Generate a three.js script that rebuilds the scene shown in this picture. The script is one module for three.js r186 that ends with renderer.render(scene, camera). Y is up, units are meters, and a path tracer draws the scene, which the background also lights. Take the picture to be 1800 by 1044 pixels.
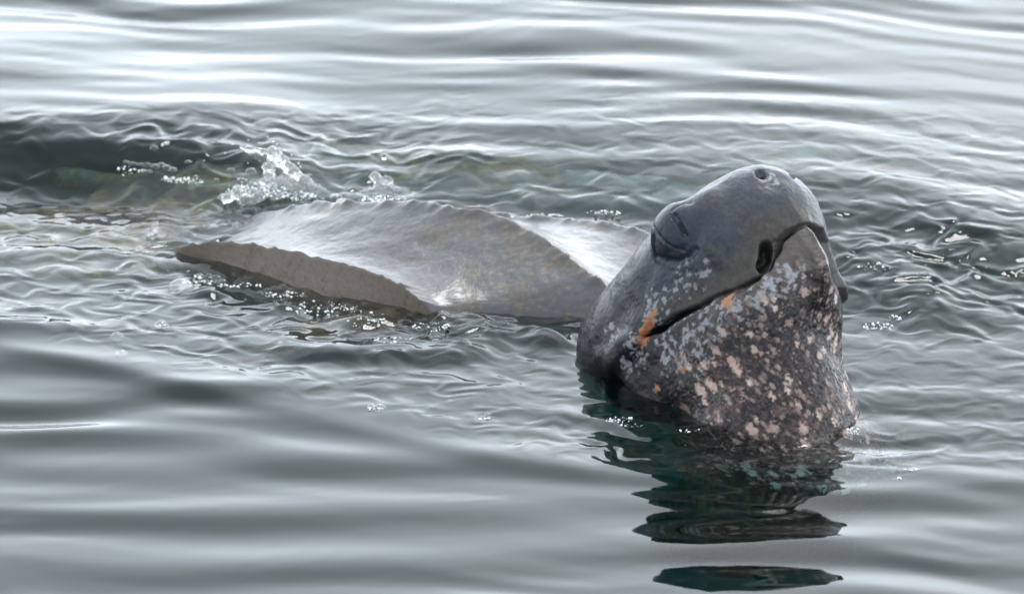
import * as THREE from 'three';
import { mergeGeometries, mergeVertices } from 'three/addons/utils/BufferGeometryUtils.js';
import { createNoise2D, createNoise3D } from 'simplex-noise';

// ---------------------------------------------------------------- camera, sky, sun, exposure
const scene = new THREE.Scene();
const S = 0.0007, TH = THREE.MathUtils.degToRad(21), DIST = 9;      // metres per unit of the survey grid, look-down angle, distance to the turtle's head
const CT = Math.cos(TH), ST = Math.sin(TH);
const CENTRE = new THREE.Vector3(0, 0.124, 0);
const BACK = new THREE.Vector3(0, ST, CT), UPC = new THREE.Vector3(0, CT, -ST), RIGHT = new THREE.Vector3(1, 0, 0);
const EYE = CENTRE.clone().addScaledVector(BACK, DIST);
const camera = new THREE.PerspectiveCamera(2 * Math.atan(522 * S / DIST) * 180 / Math.PI, 1800 / 1044, 0.5, 2000);
camera.position.copy(EYE); camera.lookAt(CENTRE);
camera.focus = DIST + 0.05; camera.userData.fStop = 7;
scene.add(camera);

let seed = 7;
const rng = () => { seed = (seed * 1664525 + 1013904223) >>> 0; return seed / 4294967296; };
const n3 = createNoise3D(rng), n2 = createNoise2D(rng), n2b = createNoise2D(rng), n3b = createNoise3D(rng);
const clamp = (x, a = 0, b = 1) => Math.min(b, Math.max(a, x));
const sstep = (a, b, x) => { const t = clamp((x - a) / (b - a)); return t * t * (3 - 2 * t); };
const mix = (a, b, t) => a + (b - a) * t;
const fbm3 = (x, y, z, o = 4) => { let s = 0, a = 0.5; for (let i = 0; i < o; i++) { s += a * n3(x, y, z); x = x * 2.03 + 3.1; y = y * 2.03 - 1.7; z = z * 2.03 + 0.9; a *= 0.5; } return s; };
const fbm2 = (x, y, o = 4) => { let s = 0, a = 0.5; for (let i = 0; i < o; i++) { s += a * n2(x, y); x = x * 2.03 + 5.1; y = y * 2.03 - 2.7; a *= 0.5; } return s; };

// an overcast sky, thinner and brighter round the veiled sun ahead of the boat
const SUN = new THREE.Vector3(0.2, 0.88, -0.46).normalize();
{
  const W = 1024, H = 512, px = new Float32Array(W * H * 4);
  for (let j = 0; j < H; j++) {
    const el = ((j + 0.5) / H - 0.5) * Math.PI, y = Math.sin(el), c = Math.cos(el);
    for (let i = 0; i < W; i++) {
      const az = ((i + 0.5) / W - 0.5) * 2 * Math.PI, x = c * Math.cos(az), z = c * Math.sin(az), k = (j * W + i) * 4;
      const up = Math.max(y, 0.02), dot = x * SUN.x + y * SUN.y + z * SUN.z, ang = Math.acos(clamp(dot, -1, 1));
      const low = Math.exp(-Math.pow(Math.max(el, 0) / 0.60, 2));
      let L = 0.32 + 0.12 * y + low * (0.76 + 0.64 * (x * SUN.x + z * SUN.z) / 0.5) + 0.26 * Math.exp(-Math.pow(ang / 0.6, 2));
      const cl = fbm2(x / (up + 0.35) * 1.3 + 4, z / (up + 0.35) * 1.3, 4);
      L *= 1 + 0.22 * cl;
      const cool = 0.5 - 0.5 * cl;
      px[k] = L * mix(0.965, 0.84, cool); px[k + 1] = L * mix(0.995, 0.965, cool); px[k + 2] = L * mix(1.02, 1.09, cool); px[k + 3] = 1;
      if (y < 0) { px[k] = 0.35; px[k + 1] = 0.37; px[k + 2] = 0.38; }
    }
  }
  const sky = new THREE.DataTexture(px, W, H, THREE.RGBAFormat, THREE.FloatType);
  sky.mapping = THREE.EquirectangularReflectionMapping; sky.magFilter = THREE.LinearFilter; sky.needsUpdate = true;
  scene.background = sky; scene.environment = sky;
}
const sun = new THREE.DirectionalLight(0xfffcf7, 0.5);
sun.position.copy(SUN).multiplyScalar(12); sun.castShadow = true; sun.shadow.radius = 30;
Object.assign(sun.shadow.camera, { left: -2, right: 2, top: 2, bottom: -2, near: 1, far: 30 });
sun.shadow.mapSize.set(2048, 2048);
scene.add(sun, sun.target);

const renderer = new THREE.WebGLRenderer({ antialias: true });
renderer.toneMapping = THREE.LinearToneMapping;
renderer.toneMappingExposure = 2.6;
renderer.shadowMap.enabled = true;

// ---------------------------------------------------------------- helpers
// a point of the survey grid: across, down and (in the same unit) towards the boat
const P = (u, v, w = 0) => {
  const dx = (u - 900) * S / DIST, dy = (522 - v) * S / DIST, dep = DIST - w * S;
  return EYE.clone().addScaledVector(BACK, -dep).addScaledVector(RIGHT, dx * dep).addScaledVector(UPC, dy * dep);
};
const rayDir = (u, v) => new THREE.Vector3().addScaledVector(BACK, -1).addScaledVector(RIGHT, (u - 900) * S / DIST).addScaledVector(UPC, (522 - v) * S / DIST).normalize();
const atHeight = (u, v, y = 0) => { const d = rayDir(u, v), t = (y - EYE.y) / d.y; return EYE.clone().addScaledVector(d, t); };
const PV = new THREE.Vector3();
const grid = (x, y, z) => { PV.set(x, y, z).sub(EYE); const dep = -PV.dot(BACK); return [900 + PV.x / dep * DIST / S, 522 - PV.dot(UPC) / dep * DIST / S]; };
const used = {};
const numbered = (n) => { used[n] = (used[n] ?? -1) + 1; return used[n] ? `${n}_${String(used[n]).padStart(3, '0')}` : n; };
const shadows = (m) => { m.castShadow = m.receiveShadow = true; return m; };
function part(name, geo, mat, parent) { const m = shadows(new THREE.Mesh(geo, mat)); m.name = name; parent.add(m); return m; }
function thing(name, geo, mat, label, category, group, kind) {
  const m = geo ? shadows(new THREE.Mesh(geo, mat)) : new THREE.Group();
  m.name = numbered(name); m.userData.label = label; m.userData.category = category;
  if (group) m.userData.group = group;
  if (kind) m.userData.kind = kind;
  scene.add(m); return m;
}
// meshing of a distance field (surface nets): fine cells only where the surface runs
function surfaceNets(sdf, lo, hi, cell, colour) {
  const nx = Math.ceil((hi[0] - lo[0]) / cell) + 1, ny = Math.ceil((hi[1] - lo[1]) / cell) + 1, nz = Math.ceil((hi[2] - lo[2]) / cell) + 1;
  const F = new Float32Array(nx * ny * nz), B = 8, id = (i, j, k) => i + nx * (j + ny * k);
  const blocks = [];
  for (let k = 0; k < nz; k += B) for (let j = 0; j < ny; j += B) for (let i = 0; i < nx; i += B) {
    const d = sdf(lo[0] + (i + B / 2) * cell, lo[1] + (j + B / 2) * cell, lo[2] + (k + B / 2) * cell), near = Math.abs(d) < B * cell * 1.75;
    for (let c = k; c < Math.min(k + B, nz); c++) for (let b = j; b < Math.min(j + B, ny); b++) for (let a = i; a < Math.min(i + B, nx); a++)
      F[id(a, b, c)] = near ? sdf(lo[0] + a * cell, lo[1] + b * cell, lo[2] + c * cell) : d;
    if (near) blocks.push([i, j, k]);
  }
  const vert = new Map(), pos = [], idx = [];
  const corners = [[0, 0, 0], [1, 0, 0], [0, 1, 0], [1, 1, 0], [0, 0, 1], [1, 0, 1], [0, 1, 1], [1, 1, 1]];
  const edges = [[0, 1], [2, 3], [4, 5], [6, 7], [0, 2], [1, 3], [4, 6], [5, 7], [0, 4], [1, 5], [2, 6], [3, 7]];
  const f = new Float32Array(8);
  const cellVert = (i, j, k) => {
    if (i < 0 || j < 0 || k < 0 || i >= nx - 1 || j >= ny - 1 || k >= nz - 1) return -1;
    const key = id(i, j, k), got = vert.get(key);
    if (got !== undefined) return got;
    for (let c = 0; c < 8; c++) f[c] = F[id(i + corners[c][0], j + corners[c][1], k + corners[c][2])];
    let n = 0, x = 0, y = 0, z = 0;
    for (const [a, b] of edges) if ((f[a] < 0) !== (f[b] < 0)) {
      const t = f[a] / (f[a] - f[b]), A = corners[a], Bc = corners[b];
      x += A[0] + t * (Bc[0] - A[0]); y += A[1] + t * (Bc[1] - A[1]); z += A[2] + t * (Bc[2] - A[2]); n++;
    }
    if (!n) { vert.set(key, -1); return -1; }
    pos.push(lo[0] + (i + x / n) * cell, lo[1] + (j + y / n) * cell, lo[2] + (k + z / n) * cell);
    vert.set(key, pos.length / 3 - 1); return pos.length / 3 - 1;
  };
  const quad = (a, b, c, d, flip) => { if (a < 0 || b < 0 || c < 0 || d < 0) return; flip ? idx.push(a, c, b, a, d, c) : idx.push(a, b, c, a, c, d); };
  for (const [I, J, K] of blocks) for (let k = K; k < Math.min(K + B, nz - 1); k++) for (let j = J; j < Math.min(J + B, ny - 1); j++) for (let i = I; i < Math.min(I + B, nx - 1); i++) {
    const f0 = F[id(i, j, k)] < 0;
    if (f0 !== F[id(i + 1, j, k)] < 0) quad(cellVert(i, j - 1, k - 1), cellVert(i, j, k - 1), cellVert(i, j, k), cellVert(i, j - 1, k), !f0);
    if (f0 !== F[id(i, j + 1, k)] < 0) quad(cellVert(i - 1, j, k - 1), cellVert(i - 1, j, k), cellVert(i, j, k), cellVert(i, j, k - 1), !f0);
    if (f0 !== F[id(i, j, k + 1)] < 0) quad(cellVert(i - 1, j - 1, k), cellVert(i, j - 1, k), cellVert(i, j, k), cellVert(i - 1, j, k), !f0);
  }
  const g = new THREE.BufferGeometry();
  g.setAttribute('position', new THREE.Float32BufferAttribute(pos, 3)); g.setIndex(idx);
  g.computeVertexNormals();
  if (colour) {
    const N = g.attributes.normal, col = new Float32Array(pos.length);
    for (let i = 0; i < pos.length; i += 3) colour(pos[i], pos[i + 1], pos[i + 2], col, i, N.array[i], N.array[i + 1], N.array[i + 2]);
    g.setAttribute('color', new THREE.BufferAttribute(col, 3));
  }
  return g;
}
const smin = (a, b, k) => { const h = Math.max(k - Math.abs(a - b), 0) / k; return Math.min(a, b) - h * h * k * 0.25; };
const smax = (a, b, k) => -smin(-a, -b, k);
const ell = (x, y, z, a, b, c) => { const k0 = Math.hypot(x / a, y / b, z / c), k1 = Math.hypot(x / (a * a), y / (b * b), z / (c * c)); return k1 < 1e-9 ? -Math.min(a, b, c) : k0 * (k0 - 1) / k1; };
const cap = (x, y, z, A, B) => { // tapered capsule between [x, y, z, r] and [x, y, z, r]
  const bx = B[0] - A[0], by = B[1] - A[1], bz = B[2] - A[2], t = clamp(((x - A[0]) * bx + (y - A[1]) * by + (z - A[2]) * bz) / (bx * bx + by * by + bz * bz));
  return Math.hypot(x - A[0] - bx * t, y - A[1] - by * t, z - A[2] - bz * t) - mix(A[3], B[3], t);
};
const table = (T) => (x) => { // smooth curve through [x, y] rows, x ascending
  if (x <= T[0][0]) return T[0][1];
  for (let i = 1; i < T.length; i++) if (x <= T[i][0]) { const t = (x - T[i - 1][0]) / (T[i][0] - T[i - 1][0]); return mix(T[i - 1][1], T[i][1], t * t * (3 - 2 * t) * 0.5 + t * 0.5); }
  return T[T.length - 1][1];
};

// ---------------------------------------------------------------- sea
const wakeAt = table([[-300, 560], [0, 602], [200, 652], [400, 692], [600, 742], [800, 792], [1000, 826], [1200, 848], [1500, 852], [1800, 842], [2200, 830]]);
const onSea = (list, amps) => list.map(([u, v], i) => { const p = atHeight(u, v, amps[i]); return [p.x, p.z]; });
function swellLine(list, amps, nearW, farW) { // a crest along a line: height along it, width on the boat's side and beyond
  const pts = onSea(list, amps), step = Math.min(nearW, farW) * 0.5, beads = [];
  for (let i = 1; i < pts.length; i++) {
    const [ax, az] = pts[i - 1], [bx, bz] = pts[i], n = Math.max(1, Math.ceil(Math.hypot(bx - ax, bz - az) / step)), gap = Math.hypot(bx - ax, bz - az) / n;
    for (let k = 0; k < n; k++) { const t = (k + 0.5) / n; beads.push([mix(ax, bx, t), mix(az, bz, t), mix(amps[i - 1], amps[i], t) * gap / Math.sqrt(Math.PI)]); }
  }
  const reach = Math.max(nearW, farW) * 2.6;
  return (x, z) => {
    let h = 0;
    for (const [bx, bz, a] of beads) {
      const ex = x - bx, ez = z - bz;
      if (Math.abs(ex) > reach || Math.abs(ez) > reach) continue;
      const w = mix(farW, nearW, sstep(-farW * 0.6, nearW * 0.6, ez));
      h += a / Math.min(nearW, farW) * Math.exp(-ex * ex / (Math.min(nearW, farW) ** 2) - ez * ez / (w * w));
    }
    return h;
  };
}
const swells = [
  swellLine([[-250, 195], [0, 215], [150, 232], [300, 258], [420, 285], [500, 318], [560, 342], [620, 356]], [0.034, 0.044, 0.046, 0.046, 0.042, 0.026, 0.009, 0.0], 0.078, 0.40),  // wave thrown up behind the shell
  swellLine([[-200, 330], [60, 352], [200, 362], [330, 372], [440, 380]], [-0.004, -0.012, -0.022, -0.026, -0.016], 0.10, 0.10),                                      // hollow before it
  swellLine([[-250, 575], [0, 606], [120, 630], [250, 660], [420, 700], [620, 745], [820, 792], [1050, 828]], [0.008, 0.009, 0.0085, 0.007, 0.005, 0.004, 0.003, 0.002], 0.03, 0.10),   // edge of the wake
  swellLine([[-300, 520], [0, 575], [250, 635], [500, 690], [760, 740]], [0.007, 0.007, 0.006, 0.004, 0.001], 0.34, 0.5),
  swellLine([[820, 798], [1050, 832], [1300, 855], [1550, 858], [1850, 840]], [0.001, 0.0015, 0.002, 0.002, 0.002], 0.03, 0.06),
  swellLine([[560, 205], [760, 205], [1000, 235], [1200, 268], [1500, 300], [1900, 330]], [0.026, 0.044, 0.054, 0.058, 0.056, 0.050], 0.30, 0.95),                   // swell beyond the turtle
  swellLine([[700, 300], [820, 322], [930, 345]], [0.0, 0.010, 0.0], 0.05, 0.06),
  swellLine([[1470, 470], [1560, 500], [1640, 540], [1720, 575]], [0.0, 0.010, 0.013, 0.004], 0.06, 0.08),
  swellLine([[1600, 415], [1700, 440], [1850, 455]], [0.0, 0.010, 0.014], 0.06, 0.10),
  swellLine([[1500, 650], [1600, 640], [1750, 650]], [0.004, 0.012, 0.006], 0.13, 0.13),
  swellLine([[300, 478], [400, 515], [520, 540], [640, 565]], [-0.003, -0.010, -0.012, -0.004], 0.05, 0.06),
  swellLine([[740, 552], [800, 566], [860, 560], [930, 572]], [0.0, 0.010, 0.006, 0.0], 0.022, 0.03),
  swellLine([[860, 590], [940, 585], [1000, 600]], [0.0, 0.010, 0.008], 0.025, 0.035),
  swellLine([[320, 494], [375, 506], [420, 516]], [0.0, 0.012, 0.0], 0.022, 0.03),
  swellLine([[450, 524], [500, 532], [560, 540]], [0.0, 0.011, 0.0], 0.022, 0.03),
  swellLine([[585, 556], [640, 560], [700, 560]], [0.0, 0.013, 0.0], 0.022, 0.03),
  swellLine([[450, 600], [560, 612], [680, 622], [800, 612], [900, 590]], [0.0, 0.008, 0.010, 0.008, 0.0], 0.035, 0.05),                                              // water heaped before the shoulder
  swellLine([[-100, 90], [60, 92], [170, 104], [260, 118]], [0.007, 0.009, 0.007, 0.0], 0.08, 0.14),
  swellLine([[-100, 125], [40, 145], [110, 170]], [0.003, 0.006, 0.0], 0.07, 0.09),
];
const trains = (n, l0, l1, spread, slope, lean = 0) => Array.from({ length: n }, () => {
  const lam = l0 * Math.pow(l1 / l0, rng()), a = lean + (rng() + rng() - 1) * spread;
  return { kx: Math.sin(a) * 2 * Math.PI / lam, kz: Math.cos(a) * 2 * Math.PI / lam, amp: slope * lam / (2 * Math.PI) * Math.sqrt(2 / n), ph: rng() * 6.283, lam };
});
const long = trains(14, 0.09, 0.22, 0.32, 0.085, -0.06), mid = trains(16, 0.055, 0.12, 0.6, 0.075, -0.12), fine = trains(14, 0.022, 0.05, 0.75, 0.05);
const sumOf = (T, x, z, cell) => { let s = 0; for (const w of T) s += w.amp * sstep(2.2, 5, w.lam / cell) * Math.sin(w.kx * x + w.kz * z + w.ph); return s; };
const ROLL = (() => { const a = atHeight(1250, 905, 0).z, b = atHeight(1250, 997, 0).z, k = 2 * Math.PI / (b - a); return { z0: a, k, amp: 0.072 / k }; })();   // the low swell before the turtle
const ridge = (n) => 1 - Math.abs(n);
function seaHeight(x, z, cell = 0.003) {
  const [u, v] = grid(x, 0, z), near = Math.hypot(x, z) < 4 ? 1 : 0;
  const wx = x + 0.035 * n2(x * 2.2, z * 2.2), wz = z + 0.035 * n2b(x * 1.6, z * 2.4);
  const gust = 0.75 + 0.5 * n2(x * 1.3 + 7, z * 1.0);
  const wake = near ? wakeAt(u) : 0, inside = near ? sstep(wake + 6, wake - 50, v) : 0, top = sstep(300, 130, v), stir = inside * sstep(170, 370, v + 60 * n2b(x * 4, z * 2));
  const fore = near ? sstep(wake + 10, wake + 60, v) : 0, bend = 0.03 * n2(x * 1.4, z * 0.6) + 0.05 * x;
  let h = sumOf(long, wx, wz, cell) * mix(mix(1, 0.6, top), 0.6, stir) * gust * (1 - 0.45 * fore);
  if (fore > 0) h -= fore * (0.75 + 0.35 * n2b(x * 2, z * 1.5)) * ROLL.amp * Math.sin(ROLL.k * (z + bend - ROLL.z0));
  h += sumOf(mid, wx, wz, cell) * mix(0.28, 1, Math.max(top * 0.38, stir * 0.5)) * gust;
  if (!near) return h;
  for (const s of swells) h += s(x, z);
  h += sumOf(fine, wx, wz, cell) * mix(0.09, 1, Math.max(stir * 0.4, top * 0.12)) * (0.6 + 0.5 * n2(x * 5, z * 3));
  if (stir > 0.01) {
    // broken water: strongest round the shell, the wave behind it and beyond the head
    const bx = (u - 560) / 420, bz = (v - 440) / 170, cx = (u - 1640) / 190, cz = (v - 500) / 75, ex = (u - 230) / 330, ez = (v - 285) / 60;
    const rough = 0.2 + 0.7 * Math.exp(-bx * bx - bz * bz) + 1.1 * Math.exp(-cx * cx - cz * cz) + 1.1 * Math.exp(-Math.pow((u - 800) / 190, 2) - Math.pow((v - 572) / 40, 2)) + 0.6 * Math.exp(-Math.pow((u - 1270) / 250, 2) - Math.pow((v - 800) / 50, 2)) + 0.7 * Math.exp(-ex * ex - ez * ez);
    const qx = x * 0.94 + z * 0.34 + 0.02 * n2(x * 12, z * 12), qz = -x * 0.34 + z * 0.94 + 0.02 * n2b(x * 12, z * 12);
    h += stir * rough * (0.0036 * (ridge(n2(qx * 8, qz * 12)) - 0.6) + 0.0020 * n2b(qx * 18, qz * 24) + 0.0007 * n2(qx * 26, qz * 62) + 0.0004 * n2b(qx * 46, qz * 110));
  }
  return h;
}
const spread = (lo, hi, step, far) => { // even steps where the boat looks, growing steps out to the horizon
  const a = [];
  for (let x = lo; x < hi; x += step) a.push(x);
  a.push(hi);
  for (let s = step * 1.05, x = hi + s; x < far; s *= s < 0.045 ? 1.035 : 1.25, x += s) a.push(x);
  for (let s = step * 1.05, x = lo - s; x > -far; s *= s < 0.045 ? 1.035 : 1.25, x -= s) a.unshift(x);
  return a;
};
{
  const xs = spread(-0.92, 0.92, 0.0029, 700), zs = spread(-1.95, 0.95, 0.0034, 700), nx = xs.length, nz = zs.length;
  const pos = new Float32Array(nx * nz * 3), idx = new Uint32Array((nx - 1) * (nz - 1) * 6);
  for (let j = 0, k = 0; j < nz; j++) for (let i = 0; i < nx; i++, k += 3) {
    const c = Math.max(0.003, i ? xs[i] - xs[i - 1] : 100, j ? zs[j] - zs[j - 1] : 100);
    pos[k] = xs[i]; pos[k + 1] = c > 0.12 ? 0 : seaHeight(xs[i], zs[j], c); pos[k + 2] = zs[j];
  }
  for (let j = 0, k = 0; j < nz - 1; j++) for (let i = 0; i < nx - 1; i++) { const a = j * nx + i, b = a + 1, c = a + nx, d = c + 1; idx[k++] = a; idx[k++] = c; idx[k++] = b; idx[k++] = b; idx[k++] = c; idx[k++] = d; }
  const g = new THREE.BufferGeometry();
  g.setAttribute('position', new THREE.BufferAttribute(pos, 3)); g.setIndex(new THREE.BufferAttribute(idx, 1)); g.computeVertexNormals();
  const water = new THREE.MeshPhysicalMaterial({ color: 0xffffff, roughness: 0.02, transmission: 1, ior: 1.333, thickness: 1, attenuationColor: new THREE.Color().setRGB(0.12, 0.60, 0.58), attenuationDistance: 0.5 });
  const sea = thing('sea', g, water, 'rippled grey green sea water broken by the turtle', 'water', null, 'structure');
  // the bed, deep enough to be lost in green
  const bg = new THREE.PlaneGeometry(1400, 1400, 1, 1).rotateX(-Math.PI / 2);
  const bed = thing('sea_bed', bg, new THREE.MeshStandardMaterial({ color: new THREE.Color().setRGB(0.19, 0.35, 0.345), roughness: 1 }), 'pale sea bed under the green water', 'sea bed', null, 'structure');
  bed.position.y = -1.1;
}


// ---------------------------------------------------------------- the turtle
// head frame: f along the snout, d towards the crown, r towards the turtle's right side; unit = S metres, origin between the nostrils
const O = P(1364, 304, 0), YAW = THREE.MathUtils.degToRad(48), PIT = THREE.MathUtils.degToRad(42);
const world3 = (a, b, c) => new THREE.Vector3().addScaledVector(RIGHT, a).addScaledVector(UPC, b).addScaledVector(BACK, c);
const FX = world3(Math.cos(YAW) * Math.cos(PIT), Math.sin(PIT), Math.sin(YAW) * Math.cos(PIT));
const DX = world3(-Math.cos(YAW) * Math.sin(PIT), Math.cos(PIT), -Math.sin(YAW) * Math.sin(PIT));
const RX = world3(-Math.sin(YAW), 0, Math.cos(YAW));
const toLocal = (x, y, z) => { x -= O.x; y -= O.y; z -= O.z; return [(x * FX.x + y * FX.y + z * FX.z) / S, (x * DX.x + y * DX.y + z * DX.z) / S, (x * RX.x + y * RX.y + z * RX.z) / S]; };
const toWorld = (f, d, r) => O.clone().addScaledVector(FX, f * S).addScaledVector(DX, d * S).addScaledVector(RX, r * S);

const mouth = table([[-400, -78], [-360, -84], [-327, -90], [-260, -110], [-171, -143], [-110, -165], [-88, -167], [-67, -153], [-54, -138], [-40, -124], [-17, -118], [0, -118]]);
const gapOf = table([[-347, -10], [-327, 5], [-280, 14], [-200, 20], [-120, 17], [-60, 12], [-20, 8]]);
// the beak from above: half its width at the bite, drawn to a point in front; it widens towards the snout
const halfAt = table([[-420, 150], [-330, 150], [-263, 140], [-171, 125], [-110, 106], [-88, 92], [-67, 70], [-40, 44], [-17, 20], [-4, 0], [20, -46]]);
const outline = (f, q, back, slim) => (Math.max(q, 0) - halfAt(f + back) + slim) * mix(0.97, 0.66, sstep(-190, -90, f));
const lipOf = (f, r) => { // height of the bite: low along the sides of the beak, high in the palate and at the notch in front
  const e = Math.pow(clamp(Math.abs(r) / (0.6 * Math.max(halfAt(f), 30))), 0.9), m = mouth(f);
  return mix(Math.max(m, -121), m, e) - (r < 0 ? 36 * sstep(-20, -90, r) * Math.exp(-Math.pow((f + 118) / 55, 2)) : 0);
};
const NECK = [[-458, -34, 0, 126], [-490, -170, -40, 150], [-515, -320, -120, 175], [-560, -430, -230, 200]];
const THROAT = [[-222, -212, 0, 122], [-298, -330, 0, 146], [-360, -460, -10, 162], [-430, -610, -40, 185]];
function halves(f, d, r) {
  const q = Math.abs(r), m = lipOf(f, r), gap = gapOf(f) * mix(clamp(q / 45), 1, sstep(-90, -150, f));
  let up = smin(ell(f + 290, d + 20, r, 250, 122, 146), ell(f + 124, d + 42, r, 118, 108, 126), 45);
  up = smin(up, ell(f + 56, d + 34, r, 64, 75, 82), 40);
  up = smin(up, cap(f, d, r, [-30, -18, 0, 26], [-40, -96, 0, 20]), 30);
  up = smin(up, ell(f + 440, d + 20, r, 128, 118, 140), 60);
  const flare = mix(8, 20, sstep(-240, -90, f)) * clamp((d + 170) / 110) + (r < 0 ? 24 * sstep(-10, -60, r) : 0);
  const jaw = smax(outline(f, q - flare, 0, 0), Math.max(d + 48, -260 - d), 46);
  up = smin(up, smax(jaw, -430 - f, 30), 36);
  up = smax(up, m - d, 6);
  let low = smax(outline(f, q - (d + 150) * 0.08 + (r < 0 ? 12 * sstep(-14, -60, r) : 0), -1, -1), d - (m - gap), 12);
  low = smax(smax(low, -235 - d, 60), -430 - f, 30);
  let th = 1e9;
  for (let i = 0; i < 3; i++) th = smin(th, cap(f, d, r, THROAT[i], THROAT[i + 1]), 20);
  low = smin(low, smax(th, d - (m - gap), 10), 80);
  let nk = 1e9;
  for (let i = 0; i < 3; i++) nk = smin(nk, cap(f, d, r, NECK[i], NECK[i + 1]), 20);
  low = smin(low, smax(nk, f + 348 - (d + 90) * 0.15, 20), 40);
  return [up, low];
}
const skull = (f, d, r) => { const [a, b] = halves(f, d, r); return smin(a, b, f < -332 ? 30 : 3); };
const march = (sdf, u, v) => {
  const d = rayDir(u, v), p = P(u, v, 420);
  for (let i = 0; i < 160; i++) { const [a, b, c] = toLocal(p.x, p.y, p.z), s = sdf(a, b, c); if (s < 0.3) break; p.addScaledVector(d, s * S * 0.8); }
  return toLocal(p.x, p.y, p.z);
};
const slope = (sdf, [f, d, r]) => { const e = 2, v = new THREE.Vector3(sdf(f + e, d, r) - sdf(f - e, d, r), sdf(f, d + e, r) - sdf(f, d - e, r), sdf(f, d, r + e) - sdf(f, d, r - e)).normalize(); return [v.x, v.y, v.z]; };
const sink = (sdf, p, h) => { const n = slope(sdf, p); return [p[0] - n[0] * h, p[1] - n[1] * h, p[2] - n[2] * h]; };
const BROW = sink(skull, march(skull, 1222, 372), 22);
const EYEAT = sink(skull, march(skull, 1186, 408), 12);
const withLids = (f, d, r) => { const q = Math.abs(r); return smin(smin(skull(f, d, r), ell(f - BROW[0], d - BROW[1], q - BROW[2], 52, 36, 36), 30), ell(f - EYEAT[0], d - EYEAT[1], q - EYEAT[2], 60, 54, 46), 16); };
// grooves and hollows, set on the skin and running into it
const cuts = [];
function groove(list, rad, down = 0, k = 3, both = false) {
  const pts = list.map(([u, v]) => sink(withLids, march(withLids, u, v), down));
  const c = pts.reduce((s, p) => s.map((x, i) => x + p[i] / pts.length), [0, 0, 0]), R = Math.max(...pts.map((p) => Math.hypot(p[0] - c[0], p[1] - c[1], p[2] - c[2]))) + rad + 12;
  cuts.push({ pts, rad, k, c, R, both });
}
groove([[1336, 302], [1338, 307]], 9, 2, 6); groove([[1337, 306], [1339, 309]], 7, 16, 4); groove([[1388, 302], [1394, 310]], 5, 2, 4);     // nostrils
for (const h of [0, 16, 34, 52]) groove([[1347, 436], [1345, 452], [1343, 470]], 13 - h * 0.05, h, 5);                                    // the notch behind the beak's tooth
groove([[1148, 420], [1149, 436], [1153, 449], [1172, 458], [1194, 460], [1212, 452], [1222, 440]], 4, 0, 9, true);                                      // fold under the lower lid
groove([[1149, 396], [1156, 412], [1170, 426], [1186, 435], [1203, 440]], 1.2, 0, 5, true);
groove([[1181, 371], [1190, 362], [1203, 356], [1216, 357]], 2.4, 0, 4, true);
groove([[1185, 380], [1194, 392], [1200, 404], [1204, 414]], 6, 1, 3, true);                                                                             // opening between the lids
groove([[1181, 377], [1191, 377], [1200, 385], [1206, 398], [1208, 416]], 2.2, 0, 3, true);
const INNER = [];
for (const [u, v] of [[1142, 575], [1134, 595], [1122, 620], [1105, 645]]) INNER.push(march(withLids, u, v));
cuts.push({ pts: INNER, rad: 5, k: 8, c: INNER[1], R: 80, both: false });
function skin(f, d, r) {
  let s = withLids(f, d, r);
  if (s > 12 || s < -80) return s;
  for (const c of cuts) for (const side of c.both ? [1, -1] : [1]) {
    const z = r * side;
    if (Math.hypot(f - c.c[0], d - c.c[1], z - c.c[2]) > c.R) continue;
    let m = 1e9;
    for (let i = 1; i < c.pts.length; i++) m = Math.min(m, cap(f, d, z, [...c.pts[i - 1], c.rad], [...c.pts[i], c.rad]));
    s = smax(s, -m, c.k);
  }
  if (Math.abs(s) > 7) return s;
  const m = mouth(f), low = sstep(6, -10, d - m), th = low * sstep(-185, -260, d + (f + 200) * 0.15);
  // creased throat skin, fine pits elsewhere
  if (th > 0.01) { const w = n3b(f / 60, d / 60, r / 60) * 10; s += th * (1.1 * Math.pow(1 - Math.abs(n3(f / 16 + w * 0.05, (d + w) / 30, r / 18)), 6) + 0.9 * Math.pow(1 - Math.abs(n3b(f / 34, (d + w) / 9, r / 34)), 7)); }
  s += 1.1 * n3(f / 45, d / 45, r / 45) + 0.35 * n3b(f / 11, d / 11, r / 11);
  return s;
}
const skinWorld = (x, y, z) => { const [f, d, r] = toLocal(x, y, z); return skin(f, d, r) * S; };

// skin colours: pigment patches
const at3 = (u, v) => march(withLids, u, v);
const ORANGE = [[[1150, 550], 7], [[1145, 558], 9], [[1140, 567], 11], [[1136, 577], 11], [[1132, 588], 11], [[1129, 599], 10], [[1124, 609], 8], [[1280, 530], 9], [[1284, 523], 7], [[1200, 650], 7], [[1155, 683], 7], [[1285, 683], 6]].map(([p, r]) => [at3(...p), r]);
const PALE = [[[1215, 488], 26], [[1235, 478], 18], [[1153, 535], 24], [[1170, 520], 20], [[1185, 512], 14], [[1110, 608], 18], [[1122, 630], 20], [[1105, 645], 16], [[1075, 575], 14], [[1080, 590], 12], [[1240, 575], 34], [[1215, 600], 34], [[1185, 615], 30], [[1170, 590], 22], [[1265, 548], 22], [[1300, 540], 24], [[1330, 525], 26], [[1360, 505], 26], [[1390, 480], 22], [[1230, 632], 24], [[1175, 630], 24]].map(([p, r]) => [at3(...p), r]);
const RUST = [[[1262, 340], 26], [[1338, 299], 24], [[1300, 372], 30], [[1255, 440], 34], [[1390, 410], 36], [[1290, 455], 40], [[1262, 350], 22], [[1330, 400], 40]].map(([p, r]) => [at3(...p), r]);
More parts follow.
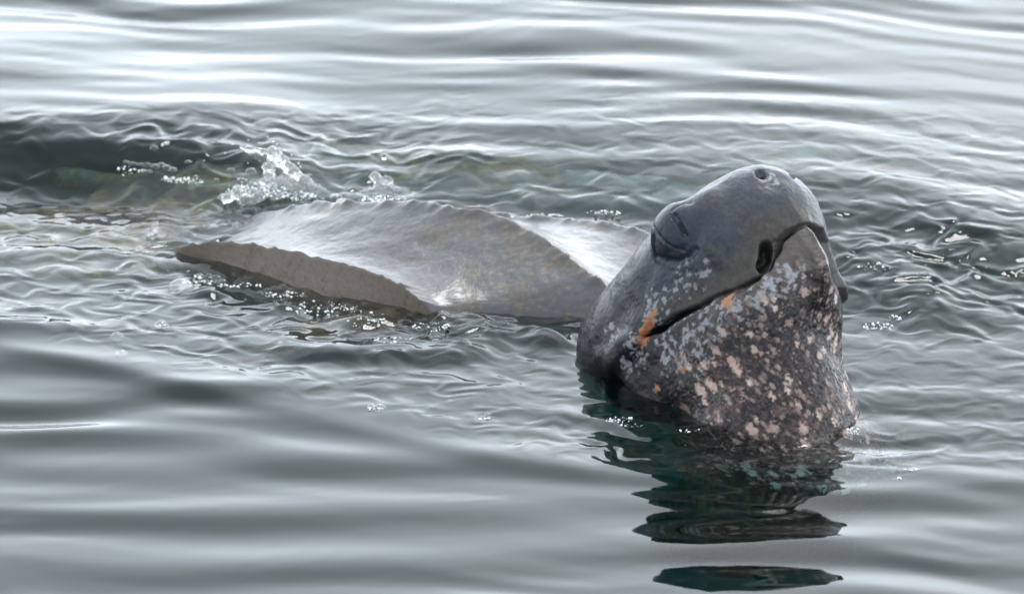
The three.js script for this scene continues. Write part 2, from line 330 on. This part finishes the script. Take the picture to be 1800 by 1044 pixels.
const ROSE = [[[1300, 700], 80], [[1400, 730], 90], [[1490, 720], 70], [[1350, 690], 60]].map(([p, r]) => [at3(...p), r]);
const patch = (list, f, d, r) => { let b = 0; for (const [p, rad] of list) { const k = Math.hypot(f - p[0], d - p[1], r - p[2]) / rad; if (k < 1.6) b = Math.max(b, 1 - k * 0.62); } return b; };
function tint(c, r, g, b, t) { c[0] = mix(c[0], r, t); c[1] = mix(c[1], g, t); c[2] = mix(c[2], b, t); }
// rounded blotches of many sizes, drawn out along the folds of the throat: [cover, hue]
const hash = (i, j, k, s) => { let h = Math.imul(i, 374761393) ^ Math.imul(j, 668265263) ^ Math.imul(k, 2147483647 - 1274126177) ^ Math.imul(s, 1442695041); h = Math.imul(h ^ (h >>> 13), 1274126177); return ((h ^ (h >>> 16)) >>> 0) / 4294967296; };
function blotch(f, d, r, cell) {
  const x = f / cell, y = (d * 0.5 + f * 0.22) / cell, z = r / cell, X = Math.floor(x), Y = Math.floor(y), Z = Math.floor(z);
  let best = 0, hue = 0;
  for (let i = X - 1; i <= X + 1; i++) for (let j = Y - 1; j <= Y + 1; j++) for (let k = Z - 1; k <= Z + 1; k++) {
    if (hash(i, j, k, 1) < 0.26) continue;
    const s = 0.22 + 0.36 * Math.pow(hash(i, j, k, 2), 1.6), e = Math.hypot(x - i - hash(i, j, k, 3), y - j - hash(i, j, k, 4), z - k - hash(i, j, k, 5)) / s, c = sstep(1.1, 0.55, e) * (0.45 + 0.55 * hash(i, j, k, 6));
    if (c > best) { best = c; hue = hash(i, j, k, 7); }
  }
  return [best, hue];
}
function skinColour(x, y, z, out, i) {
  const [f, d, r] = toLocal(x, y, z), m = lipOf(f, r), c = [0.022, 0.031, 0.050];
  const n1 = fbm3(f / 70, d / 70, r / 70, 4), nf = fbm3(f / 12 + 9, d / 12, r / 12, 3), nm = fbm3(f / 26 + 3, d / 26, r / 26 + 5, 4), fine = n3(f / 3.2, d / 3.2, r / 3.2);
  tint(c, 0.012, 0.016, 0.026, sstep(-210, -330, f + 40 * n1));
  tint(c, 0.052, 0.061, 0.080, sstep(-170, -60, f + 60 * n1 + d * 0.3) * 0.8);
  tint(c, 0.080, 0.066, 0.052, clamp(sstep(0.1, 0.5, n1 + nf * 0.5) * 0.4));
  const lip = sstep(75, 20, d - m + nm * 30) * sstep(-330, -250, f);
  tint(c, 0.058, 0.050, 0.038, lip * 0.7);
  const ru = patch(RUST, f, d, r);
  tint(c, 0.115, 0.086, 0.056, sstep(0.2, 1.1, ru * 0.7 + nm * 0.6 + nf * 0.35) * 0.45);
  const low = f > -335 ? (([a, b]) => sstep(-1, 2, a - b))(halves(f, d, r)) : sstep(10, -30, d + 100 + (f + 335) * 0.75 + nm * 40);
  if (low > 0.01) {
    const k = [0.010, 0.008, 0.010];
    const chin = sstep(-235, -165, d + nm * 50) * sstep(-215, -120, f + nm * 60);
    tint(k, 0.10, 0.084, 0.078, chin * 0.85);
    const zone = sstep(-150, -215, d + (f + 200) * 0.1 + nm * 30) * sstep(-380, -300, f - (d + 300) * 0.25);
    const sp = n3(f / 14 + 2, d / 27 + f / 30, r / 15) * 0.66 + n3b(f / 44, d / 50, r / 44) * 0.36 + n3b(f / 6, d / 10, r / 6) * 0.2;
    const wob = 3 * n3(f / 9, d / 9, r / 9), [b1, h1] = blotch(f + wob, d + wob * 1.4, r - wob, 18), [b2, h2] = blotch(f + 50 - wob * 0.6, d + wob, r + 31, 9);
    tint(k, 0.22, 0.155, 0.14, sstep(0.1, 0.6, sp) * zone * 0.2);
    tint(k, mix(0.40, 0.56, h2), mix(0.29, 0.44, h2), mix(0.25, 0.37, h2), b2 * zone * 0.5);
    tint(k, 0.55, mix(0.36, 0.46, h1), mix(0.31, 0.39, h1), Math.min(1, b1 * 1.15) * zone * 0.95);
    const net = Math.max(Math.pow(1 - Math.abs(n3(f / 13, d / 40, r / 13)), 14), Math.pow(1 - Math.abs(n3b(f / 42, d / 8, r / 42)), 14));
    tint(k, 0.2, 0.165, 0.165, net * zone * 0.3);
    tint(k, 0.30, 0.15, 0.135, patch(ROSE, f, d, r) * sstep(0, 0.4, nm + nf * 0.4) * 0.22);
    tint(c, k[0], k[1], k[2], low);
  }
  const pa = patch(PALE, f, d, r);
  if (pa > 0) tint(c, 0.29, 0.30, 0.33, sstep(0.2, 0.48, pa * 0.36 + fbm3(f / 19 + 4, d / 19, r / 19, 4) * 0.75) * 0.8 * sstep(0, 0.2, pa));
  const og = patch(ORANGE, f, d, r);
  if (og > 0) { const o = og + nf * 0.7 + nm * 0.3; tint(c, 0.34, 0.23, 0.18, sstep(0.15, 0.55, o) * 0.7); tint(c, 0.44, 0.15, 0.045, sstep(0.38, 0.95, o) * 0.9); };
  const g = 1 + 0.16 * fine + 0.18 * nf;
  for (let k = 0; k < 3; k++) out[i + k] = clamp(c[k] * g, 0.008, 0.7);
}
// fine grain and scratches of the skin, as relief only
function grain(size, seedAt) {
  const a = new Float32Array(size * size), px = new Uint8Array(size * size * 4);
  for (let j = 0; j < size; j++) for (let i = 0; i < size; i++) a[j * size + i] = 0.55 + 0.16 * n2(i / 5 + seedAt, j / 5) + 0.14 * n2b(i / 14, j / 14 + seedAt) + 0.12 * n2(i / 46, j / 46);
  for (let s = 0; s < 240; s++) {
    let x = rng() * size, y = rng() * size; const t = rng() * 6.283, n = 30 + rng() * 120, bend = (rng() - 0.5) * 0.02, deep = 0.1 + 0.25 * rng();
    for (let k = 0; k < n; k++) { const i = (Math.floor(x) % size + size) % size, j = (Math.floor(y) % size + size) % size; a[j * size + i] -= deep; x += Math.cos(t + bend * k); y += Math.sin(t + bend * k); }
  }
  for (let i = 0; i < a.length; i++) { px[i * 4] = px[i * 4 + 1] = px[i * 4 + 2] = clamp(a[i]) * 255; px[i * 4 + 3] = 255; }
  const t = new THREE.DataTexture(px, size, size); t.wrapS = t.wrapT = THREE.RepeatWrapping; t.magFilter = THREE.LinearFilter; t.needsUpdate = true; return t;
}
const grainMap = grain(1024, 3);
const wetSkin = new THREE.MeshPhysicalMaterial({ vertexColors: true, roughness: 0.4, clearcoat: 0.3, clearcoatRoughness: 0.18, specularIntensity: 0.6, ior: 1.36, bumpMap: grainMap, bumpScale: 0.0006 });
const layUv = (g, fn) => { const p = g.attributes.position, uv = new Float32Array(p.count * 2); for (let i = 0; i < p.count; i++) { const [a, b] = fn(p.getX(i), p.getY(i), p.getZ(i)); uv[i * 2] = a; uv[i * 2 + 1] = b; } g.setAttribute('uv', new THREE.BufferAttribute(uv, 2)); return g; };

// carapace: keels through surveyed points [across, down, height], panels sagging between them
const keels = [
  [[270, 530, -125], [325, 545, -118], [400, 575, -112], [500, 608, -114], [600, 637, -120], [690, 668, -140], [780, 705, -165], [840, 740, -190]],
  [[290, 446, -22], [318, 436, 16], [360, 430, 34], [410, 430, 46], [470, 437, 53], [530, 449, 56], [590, 464, 56], [650, 481, 52], [700, 502, 46], [745, 538, 24], [790, 590, -30]],
  [[330, 412, -60], [400, 396, -20], [470, 376, 22], [540, 361, 52], [600, 357, 76], [680, 356, 96], [745, 357, 109], [805, 368, 113], [855, 375, 112], [905, 394, 105], [955, 421, 93], [1003, 455, 76], [1052, 493, 55], [1110, 545, 20]],
  [[520, 370, -60], [600, 362, -20], [700, 358, 10], [800, 366, 28], [880, 378, 36], [940, 384, 38], [1000, 387, 43], [1050, 391, 48], [1120, 406, 52], [1180, 430, 46], [1250, 480, 20]],
  [[700, 345, -70], [800, 348, -60], [900, 352, -55], [1000, 356, -50], [1080, 362, -50], [1160, 375, -55], [1240, 400, -70], [1330, 440, -110]],
].map((row) => new THREE.CatmullRomCurve3(row.map(([u, v, h]) => atHeight(u, v, h * S)), false, 'centripetal'));
function carapaceGeometry() {
  const NU = 420, BAND = 64, rows = keels.map((c) => c.getSpacedPoints(NU)), pos = [], col = [], idx = [], NV = (keels.length - 1) * BAND + 1;
  const sag = [10, 16, 24, 8].map((x) => x * S);
  for (let j = 0; j < NV; j++) {
    const b = Math.min(Math.floor(j / BAND), keels.length - 2), t = j / BAND - b, e = t;
    for (let i = 0; i <= NU; i++) {
      const A = rows[b][i], B = rows[b + 1][i], x = mix(A.x, B.x, e), z = mix(A.z, B.z, e);
      let y = mix(A.y, B.y, e) - sag[b] * 4 * t * (1 - t) * (b === 1 ? mix(1.5, 0.5, t) : 1);
      const near = Math.min(t, 1 - t) * BAND, keel = j === 0 || j === NV - 1 ? 0 : Math.exp(-near * near / 20), which = t < 0.5 ? b : b + 1;
      const s = i / NU * 15 + which * 3.7, knob = Math.pow(0.5 + 0.5 * Math.cos(2 * Math.PI * (s + 0.25 * n2(s * 0.6, which))), 3);
      y += keel * S * (3.2 + 3.6 * knob * (1 + 0.6 * n2(s * 0.9, which * 5)) + 1.6 * n2(s * 2, which * 9));
      const p = [x / S, y / S, z / S];
      y += S * (1.3 * n3(p[0] / 90, p[1] / 60, p[2] / 60) + 0.45 * n3b(p[0] / 24, p[1] / 24, p[2] / 24) + 0.22 * n3(p[0] / 9, p[1] / 9, p[2] / 9));
      pos.push(x, y, z);
      const n1 = fbm3(p[0] / 130, p[1] / 130, p[2] / 130, 4), nf = fbm3(p[0] / 14, p[1] / 14, p[2] / 14, 4), c = [0.058, 0.059, 0.065];
      tint(c, 0.066, 0.056, 0.046, sstep(-0.05, 0.45, n1) * 0.8);
      tint(c, 0.055, 0.060, 0.072, sstep(0.1, 0.45, -n1 + nf * 0.4) * 0.8);
      const streak = n2(i / NU * 30 - t * 4, t * 1.6 + b * 7) * 0.6 + n2b(i / NU * 80 - t * 11, t * 3.2 + b) * 0.35 + nf * 0.4;
      if (b === 0) tint(c, 0.205, 0.166, 0.134, 0.85);
      tint(c, 0.17, 0.15, 0.135, sstep(0.15, 0.75, streak) * (b === 0 ? 0.28 : 0.18)); tint(c, 0.05, 0.042, 0.036, sstep(0.15, 0.75, -streak) * (b === 0 ? 0.32 : 0.15));
      const front = sstep(0.5, 0.85, i / NU);
      tint(c, 0.15, 0.105, 0.045, sstep(0.18, 0.6, nf + n1 * 0.4) * (0.1 + 0.5 * front));
      const g = 1 + 0.22 * nf + 0.1 * n3(p[0] / 4, p[1] / 4, p[2] / 4);
      col.push(c[0] * g, c[1] * g, c[2] * g);
    }
  }
  for (let j = 0; j < NV - 1; j++) for (let i = 0; i < NU; i++) { const a = j * (NU + 1) + i, b = a + 1, c = a + NU + 1, d = c + 1; idx.push(a, b, c, b, d, c); }
  const g = new THREE.BufferGeometry();
  g.setAttribute('position', new THREE.Float32BufferAttribute(pos, 3)); g.setAttribute('color', new THREE.Float32BufferAttribute(col, 3));
  g.setIndex(idx); g.computeVertexNormals();
  return g;
}
// trunk, shoulders and flippers, mostly under water
const at = (u, v, h) => { const p = atHeight(u, v, h * S); return [p.x, p.y, p.z]; };
const bone = (A, B, ra, rb) => [[...A, ra * S], [...B, rb * S]];
const LIMBS = [
  bone(at(830, 560, -70), at(690, 590, -58), 56, 48), bone(at(690, 590, -58), at(560, 640, -100), 46, 40), bone(at(560, 640, -95), at(380, 760, -210), 40, 26),   // right front flipper
  bone(at(880, 520, -66), at(1040, 578, -50), 62, 60),
  bone(at(1180, 440, -110), at(1420, 420, -190), 56, 44), bone(at(1420, 420, -190), at(1640, 480, -280), 42, 24),                                                // left front flipper
  bone(at(470, 392, -75), at(330, 378, -66), 58, 50), bone(at(330, 378, -66), at(130, 360, -120), 48, 30), bone(at(420, 470, -110), at(270, 455, -66), 60, 44), bone(at(270, 455, -66), at(60, 440, -120), 42, 26),                                                       // hind flippers and tail
];
const TRUNK = [at(560, 420, -190), at(900, 470, -160)], NB = NECK.map((n) => { const p = toWorld(n[0], n[1], n[2]); return [p.x, p.y, p.z, n[3] * S]; });
const CHEST = [toWorld(-335, -440, 0), toWorld(-335, -440, 0).add(new THREE.Vector3(-0.05, -0.30, -0.04))].map((p, i) => [p.x, p.y, p.z, (i ? 185 : 140) * S]);
const HIND = at(190, 460, -72), REAR = at(350, 385, -80);
function trunk(x, y, z) {
  let s = cap(x, y, z, [...TRUNK[0], 120 * S], [...TRUNK[1], 150 * S]);
  s = smin(s, cap(x, y, z, [...TRUNK[1], 150 * S], [NB[3][0], NB[3][1], NB[3][2], 165 * S]), 60 * S);
  s = smin(s, cap(x, y, z, [NB[3][0], NB[3][1], NB[3][2], 165 * S], [NB[2][0], NB[2][1], NB[2][2], 150 * S]), 40 * S);
  s = smin(s, cap(x, y, z, CHEST[0], CHEST[1]), 40 * S);
  s = smin(s, ell(x - HIND[0], y - HIND[1], z - HIND[2], 0.19, 0.03, 0.15), 30 * S);
  s = smin(s, ell(x - REAR[0], y - REAR[1], z - REAR[2], 0.15, 0.03, 0.09), 30 * S);
  for (const [A, B] of LIMBS) s = smin(s, cap(x, y, z, A, B), 34 * S);
  return s + S * (2 * n3(x * 40, y * 40, z * 40) + 1 * n3b(x * 110, y * 110, z * 110));
}
function trunkColour(x, y, z, out, i) {
  const nf = fbm3(x * 60, y * 60, z * 60, 4), n1 = n3(x * 14, y * 14, z * 14), c = [0.060, 0.043, 0.026];
  tint(c, 0.16, 0.098, 0.034, sstep(0, 0.5, nf + n1 * 0.4)); tint(c, 0.05, 0.05, 0.05, sstep(0.1, 0.6, -nf - n1 * 0.5));
  for (let k = 0; k < 3; k++) out[i + k] = c[k];
}
const turtle = thing('sea_turtle', null, null, 'dark leathery sea turtle lifting its spotted head and keeled shell out of the water', 'sea turtle');
{
  const A = toWorld(-300, -130, 0), lo = [A.x - 0.31, -0.10, A.z - 0.32], hi = [A.x + 0.34, O.y + 0.05, A.z + 0.36];
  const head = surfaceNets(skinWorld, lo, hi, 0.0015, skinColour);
  const rest = surfaceNets(trunk, [-0.98, -0.44, -0.95], [0.68, 0.06, 0.32], 0.007, trunkColour);
  layUv(head, (x, y, z) => { const [f, d, r] = toLocal(x, y, z); return [(f - r * 0.35) * S / 0.55, (d + r * 0.2) * S / 0.55]; });
  layUv(rest, (x, y, z) => [(x + y * 0.3) / 0.55, (z + y * 0.5) / 0.55]);
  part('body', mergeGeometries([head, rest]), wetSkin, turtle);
  part('carapace', layUv(carapaceGeometry(), (x, y, z) => [(x + z * 0.4) / 0.5, (z - x * 0.4 + y) / 0.5]), new THREE.MeshPhysicalMaterial({ vertexColors: true, roughness: 0.36, clearcoat: 0.55, clearcoatRoughness: 0.22, bumpMap: grainMap, bumpScale: 0.0005, side: THREE.DoubleSide }), turtle);
  const eyeMat = new THREE.MeshPhysicalMaterial({ color: 0x0c0a0a, roughness: 0.14, ior: 1.34 });
  for (const s of [1, -1]) {
    const p = at3(1197, 400), q = sink(withLids, p, 28), e = part('eye', new THREE.SphereGeometry(24 * S, 40, 28), eyeMat, turtle);
    e.position.copy(toWorld(q[0], q[1], q[2] * s));
  }
}



// ---------------------------------------------------------------- splashes, drops, bubbles and froth
const rand = (a, b) => a + (b - a) * rng();
const onSurface = (u, v) => { const p = atHeight(u, v, 0); for (let i = 0; i < 3; i++) p.copy(atHeight(u, v, seaHeight(p.x, p.z))); return p; };
const thrown = new THREE.MeshPhysicalMaterial({ color: 0xffffff, roughness: 0.06, transmission: 0.84, ior: 1.333, thickness: 0.02 });
const clear = new THREE.MeshPhysicalMaterial({ color: 0xffffff, roughness: 0.03, transmission: 1, ior: 1.333, thickness: 0.02 });
const film = new THREE.MeshPhysicalMaterial({ color: 0xffffff, roughness: 0.04, transmission: 1, ior: 1.5, thickness: 0 });
const froth = new THREE.MeshPhysicalMaterial({ color: new THREE.Color().setRGB(0.8, 0.82, 0.82), roughness: 0.35, clearcoat: 0.6, clearcoatRoughness: 0.1 });
function splash(bones, blobs, label, k = 9) {
  const seg = bones.map((b) => b.map(([u, v, w, r]) => { const p = P(u, v, w); return [p.x, p.y, p.z, r * S]; }));
  const bl = blobs.map(([u, v, w, r]) => { const p = P(u, v, w); return [p.x, p.y, p.z, r * S]; });
  const all = [...seg.flat(), ...bl], lo = [0, 1, 2].map((i) => Math.min(...all.map((p) => p[i] - p[3])) - 0.012), hi = [0, 1, 2].map((i) => Math.max(...all.map((p) => p[i] + p[3])) + 0.012);
  const sdf = (x, y, z) => {
    let s = 1e9;
    for (const b of seg) for (let i = 1; i < b.length; i++) s = smin(s, cap(x, y, z, b[i - 1], b[i]), k * S);
    for (const b of bl) s = smin(s, Math.hypot(x - b[0], y - b[1], z - b[2]) - b[3], k * S);
    return s + S * (4 * n3(x * 80, y * 80, z * 80) + 1.5 * n3b(x * 180, y * 180, z * 180));
  };
  return thing('water_splash', surfaceNets(sdf, lo, hi, 0.0016), thrown, label, 'splash', 'splashes thrown up behind the shell');
}
const depthOf = (u, v, y) => { const p = atHeight(u, v, y); return -(p.clone().sub(EYE).dot(BACK) * -1 - DIST) / S; };
{
  const w = depthOf(520, 352, 0.01);
  splash([[[440, 352, w + 20, 16], [470, 330, w, 16], [505, 330, w - 6, 15], [545, 345, w - 10, 13], [580, 354, w - 10, 8]],
    [[392, 350, w + 30, 9], [420, 338, w + 24, 11], [452, 346, w + 20, 12]],
    [[466, 330, w - 12, 11], [472, 296, w - 20, 10], [481, 268, w - 24, 9], [498, 283, w - 22, 8], [516, 304, w - 20, 9], [540, 324, w - 16, 10], [566, 346, w - 12, 9]],
    [[481, 268, w - 24, 8], [462, 266, w - 30, 4], [440, 263, w - 34, 3.5], [422, 258, w - 36, 2]]],
  [[500, 318, w - 14, 13], [520, 334, w - 8, 14], [430, 350, w + 30, 12], [486, 348, w + 12, 12]], 'taller glassy splash curling over the wave at the rear of the shell');
  const w2 = depthOf(680, 352, 0.02) - 40;
  splash([[[616, 355, w2, 8], [640, 347, w2, 11], [668, 341, w2, 14], [702, 345, w2, 14], [732, 355, w2, 9]],
    [[676, 342, w2, 13], [671, 326, w2 - 4, 10], [662, 315, w2 - 6, 9], [659, 309, w2 - 6, 7]], [[678, 340, w2, 10], [682, 322, w2 - 2, 7], [676, 312, w2 - 2, 5]]],
  [[690, 340, w2, 12], [714, 346, w2, 11]], 'smaller white splash with a raised finger of water behind the middle keel', 7);
  const drop = (u, v, ww, r, label, st = 1.15) => { const g = new THREE.SphereGeometry(r * S, 20, 14); g.scale(1, st, 1); const o = thing('water_droplet', g, clear, label, 'droplet', 'droplets in the air'); o.position.copy(P(u, v, ww)); };
  drop(675, 276, w2 - 10, 5, 'single larger clear droplet hanging in the air above the smaller splash');
  for (const [u, v, r] of [[480, 247, 2.2], [486, 252, 1.6], [500, 262, 1.8], [408, 252, 1.6], [512, 272, 1.4], [455, 250, 1.2], [528, 292, 1.6], [436, 246, 1.2], [545, 306, 1.3], [470, 240, 1], [395, 268, 1.5]]) drop(u, v, w - 26, r, 'tiny clear droplet flying above the taller splash');
  // lone spurt by the rear tip of the near keel
  const w3 = depthOf(268, 418, 0.0);
  const sp = splash([[[266, 420, w3, 6], [264, 410, w3, 6.5], [268, 403, w3, 4], [276, 399, w3, 2.5]], [[272, 418, w3, 5], [274, 408, w3, 3]]], [], 'little clear spurt of water by the rear tip of the near keel', 5);
  sp.userData.group = undefined; delete sp.userData.group;
}
function bubbles(list, label, group) {
  for (const [u, v, r] of list) {
    const p = onSurface(u, v), o = thing('bubble', new THREE.SphereGeometry(r * S, 28, 14, 0, 6.2832, 0, 1.75), film, label, 'bubble', group);
    o.position.set(p.x, p.y - r * S * 0.05, p.z); o.rotation.y = rng() * 6; o.scale.set(1, rand(0.7, 0.95), 1);
  }
}
bubbles([[318, 506, 24], [352, 488, 11], [367, 486, 9], [381, 490, 13], [392, 497, 10], [376, 500, 8], [404, 505, 7], [360, 498, 7], [342, 497, 6], [470, 512, 9], [484, 508, 11], [500, 506, 13], [514, 512, 10], [457, 515, 7], [654, 516, 13], [668, 522, 8], [575, 560, 8], [592, 552, 6], [620, 545, 8], [536, 522, 6], [641, 534, 6]], 'clear dome bubble floating along the lower edge of the near shell panel', 'bubbles along the near side of the shell');
bubbles([[240, 243, 9], [221, 286, 6], [233, 289, 7], [246, 291, 7], [259, 292, 8], [272, 295, 9], [283, 291, 8], [292, 297, 10], [303, 301, 9], [261, 303, 7], [247, 304, 6], [301, 316, 7], [343, 312, 6], [440, 305, 12], [424, 318, 9], [452, 322, 8], [465, 331, 10], [335, 322, 5], [380, 318, 6], [270, 262, 9], [330, 286, 7], [405, 300, 8]], 'clear bubble riding the dark green wave behind the shell', 'bubbles on the green wave');
bubbles([[375, 401, 10], [383, 391, 6], [394, 397, 6], [415, 396, 8], [362, 384, 6], [358, 399, 5], [352, 372, 7], [388, 381, 5], [533, 368, 10], [522, 372, 6], [590, 350, 14]], 'clear bubble where water runs over the rear of the shell', 'bubbles at the rear of the shell');
bubbles([[205, 594, 13], [213, 624, 11], [150, 573, 7], [282, 573, 13], [654, 717, 9], [667, 720, 12], [858, 732, 8], [790, 706, 5]], 'clear bubble alone on the smoother water near the wake edge', 'bubbles on the smoother water');
// mist of drops torn off the splashes
{
  const unit = new THREE.IcosahedronGeometry(1, 1), bits = [], w = depthOf(520, 352, 0.01), w2 = depthOf(680, 352, 0.02) - 40;
  for (let i = 0; i < 150; i++) {
    const big = i < 110, u = big ? 400 + 180 * rng() : 620 + 110 * rng(), rise = Math.pow(rng(), 1.8) * (big ? 85 * Math.exp(-Math.pow((u - 480) / 60, 2)) + 14 : 34), v = (big ? 346 : 350) - rise, r = S * (0.5 + 1.5 * Math.pow(rng(), 3));
    const g = unit.clone(), p = P(u, v, (big ? w : w2) + rand(-30, 30)); g.scale(r, r * rand(0.9, 1.4), r); g.translate(p.x, p.y, p.z); bits.push(g);
  }
  const g = mergeVertices(mergeGeometries(bits)); g.computeVertexNormals();
  thing('spray', g, thrown, 'fine mist of droplets over the two splashes', 'spray', null, 'stuff');
}
// froth: crowds of tiny bubbles
{
  const unit = new THREE.IcosahedronGeometry(1, 1), bits = [], tmp = new THREE.Matrix4(), q = new THREE.Quaternion();
  const spots = [[420, 502, 40, 5, 40], [500, 518, 40, 5, 40], [350, 494, 30, 8, 36], [600, 540, 30, 6, 24], [325, 318, 34, 5, 50], [300, 316, 20, 4, 20], [450, 335, 55, 14, 110], [520, 345, 40, 8, 60], [675, 352, 46, 8, 90], [960, 379, 36, 3, 40], [1060, 375, 30, 5, 30], [1545, 575, 28, 8, 44], [1575, 560, 14, 6, 16], [1540, 470, 30, 8, 16], [1090, 738, 30, 5, 22], [1112, 748, 22, 3, 12], [1210, 757, 26, 3, 9], [1605, 826, 14, 3, 14], [1580, 842, 12, 2, 10], [660, 720, 18, 4, 14], [282, 572, 14, 4, 10], [690, 598, 40, 6, 44], [760, 575, 34, 8, 26], [560, 545, 40, 18, 40], [640, 560, 40, 16, 40], [860, 545, 20, 6, 14], [1500, 758, 16, 6, 18], [230, 300, 26, 10, 20], [850, 735, 12, 3, 8]];
  for (const [u, v, a, b, n] of spots) for (let i = 0; i < n * 1.6; i++) {
    const t = rng() * 6.283, k = Math.sqrt(rng()), p = onSurface(u + Math.cos(t) * a * k, v + Math.sin(t) * b * k), r = S * Math.pow(rng(), 3) * 2.4 + S * 0.45;
    const g = unit.clone(); tmp.compose(p, q.setFromEuler(new THREE.Euler(rng() * 6, rng() * 6, rng() * 6)), new THREE.Vector3(r * rand(0.9, 1.5), r * 0.8, r * rand(0.9, 1.4))); g.applyMatrix4(tmp); bits.push(g);
  }
  const g = mergeVertices(mergeGeometries(bits)); g.computeVertexNormals();
  thing('foam', g, froth, 'specks of white foam scattered on the stirred water round the turtle', 'foam', null, 'stuff');
}


renderer.render(scene, camera);
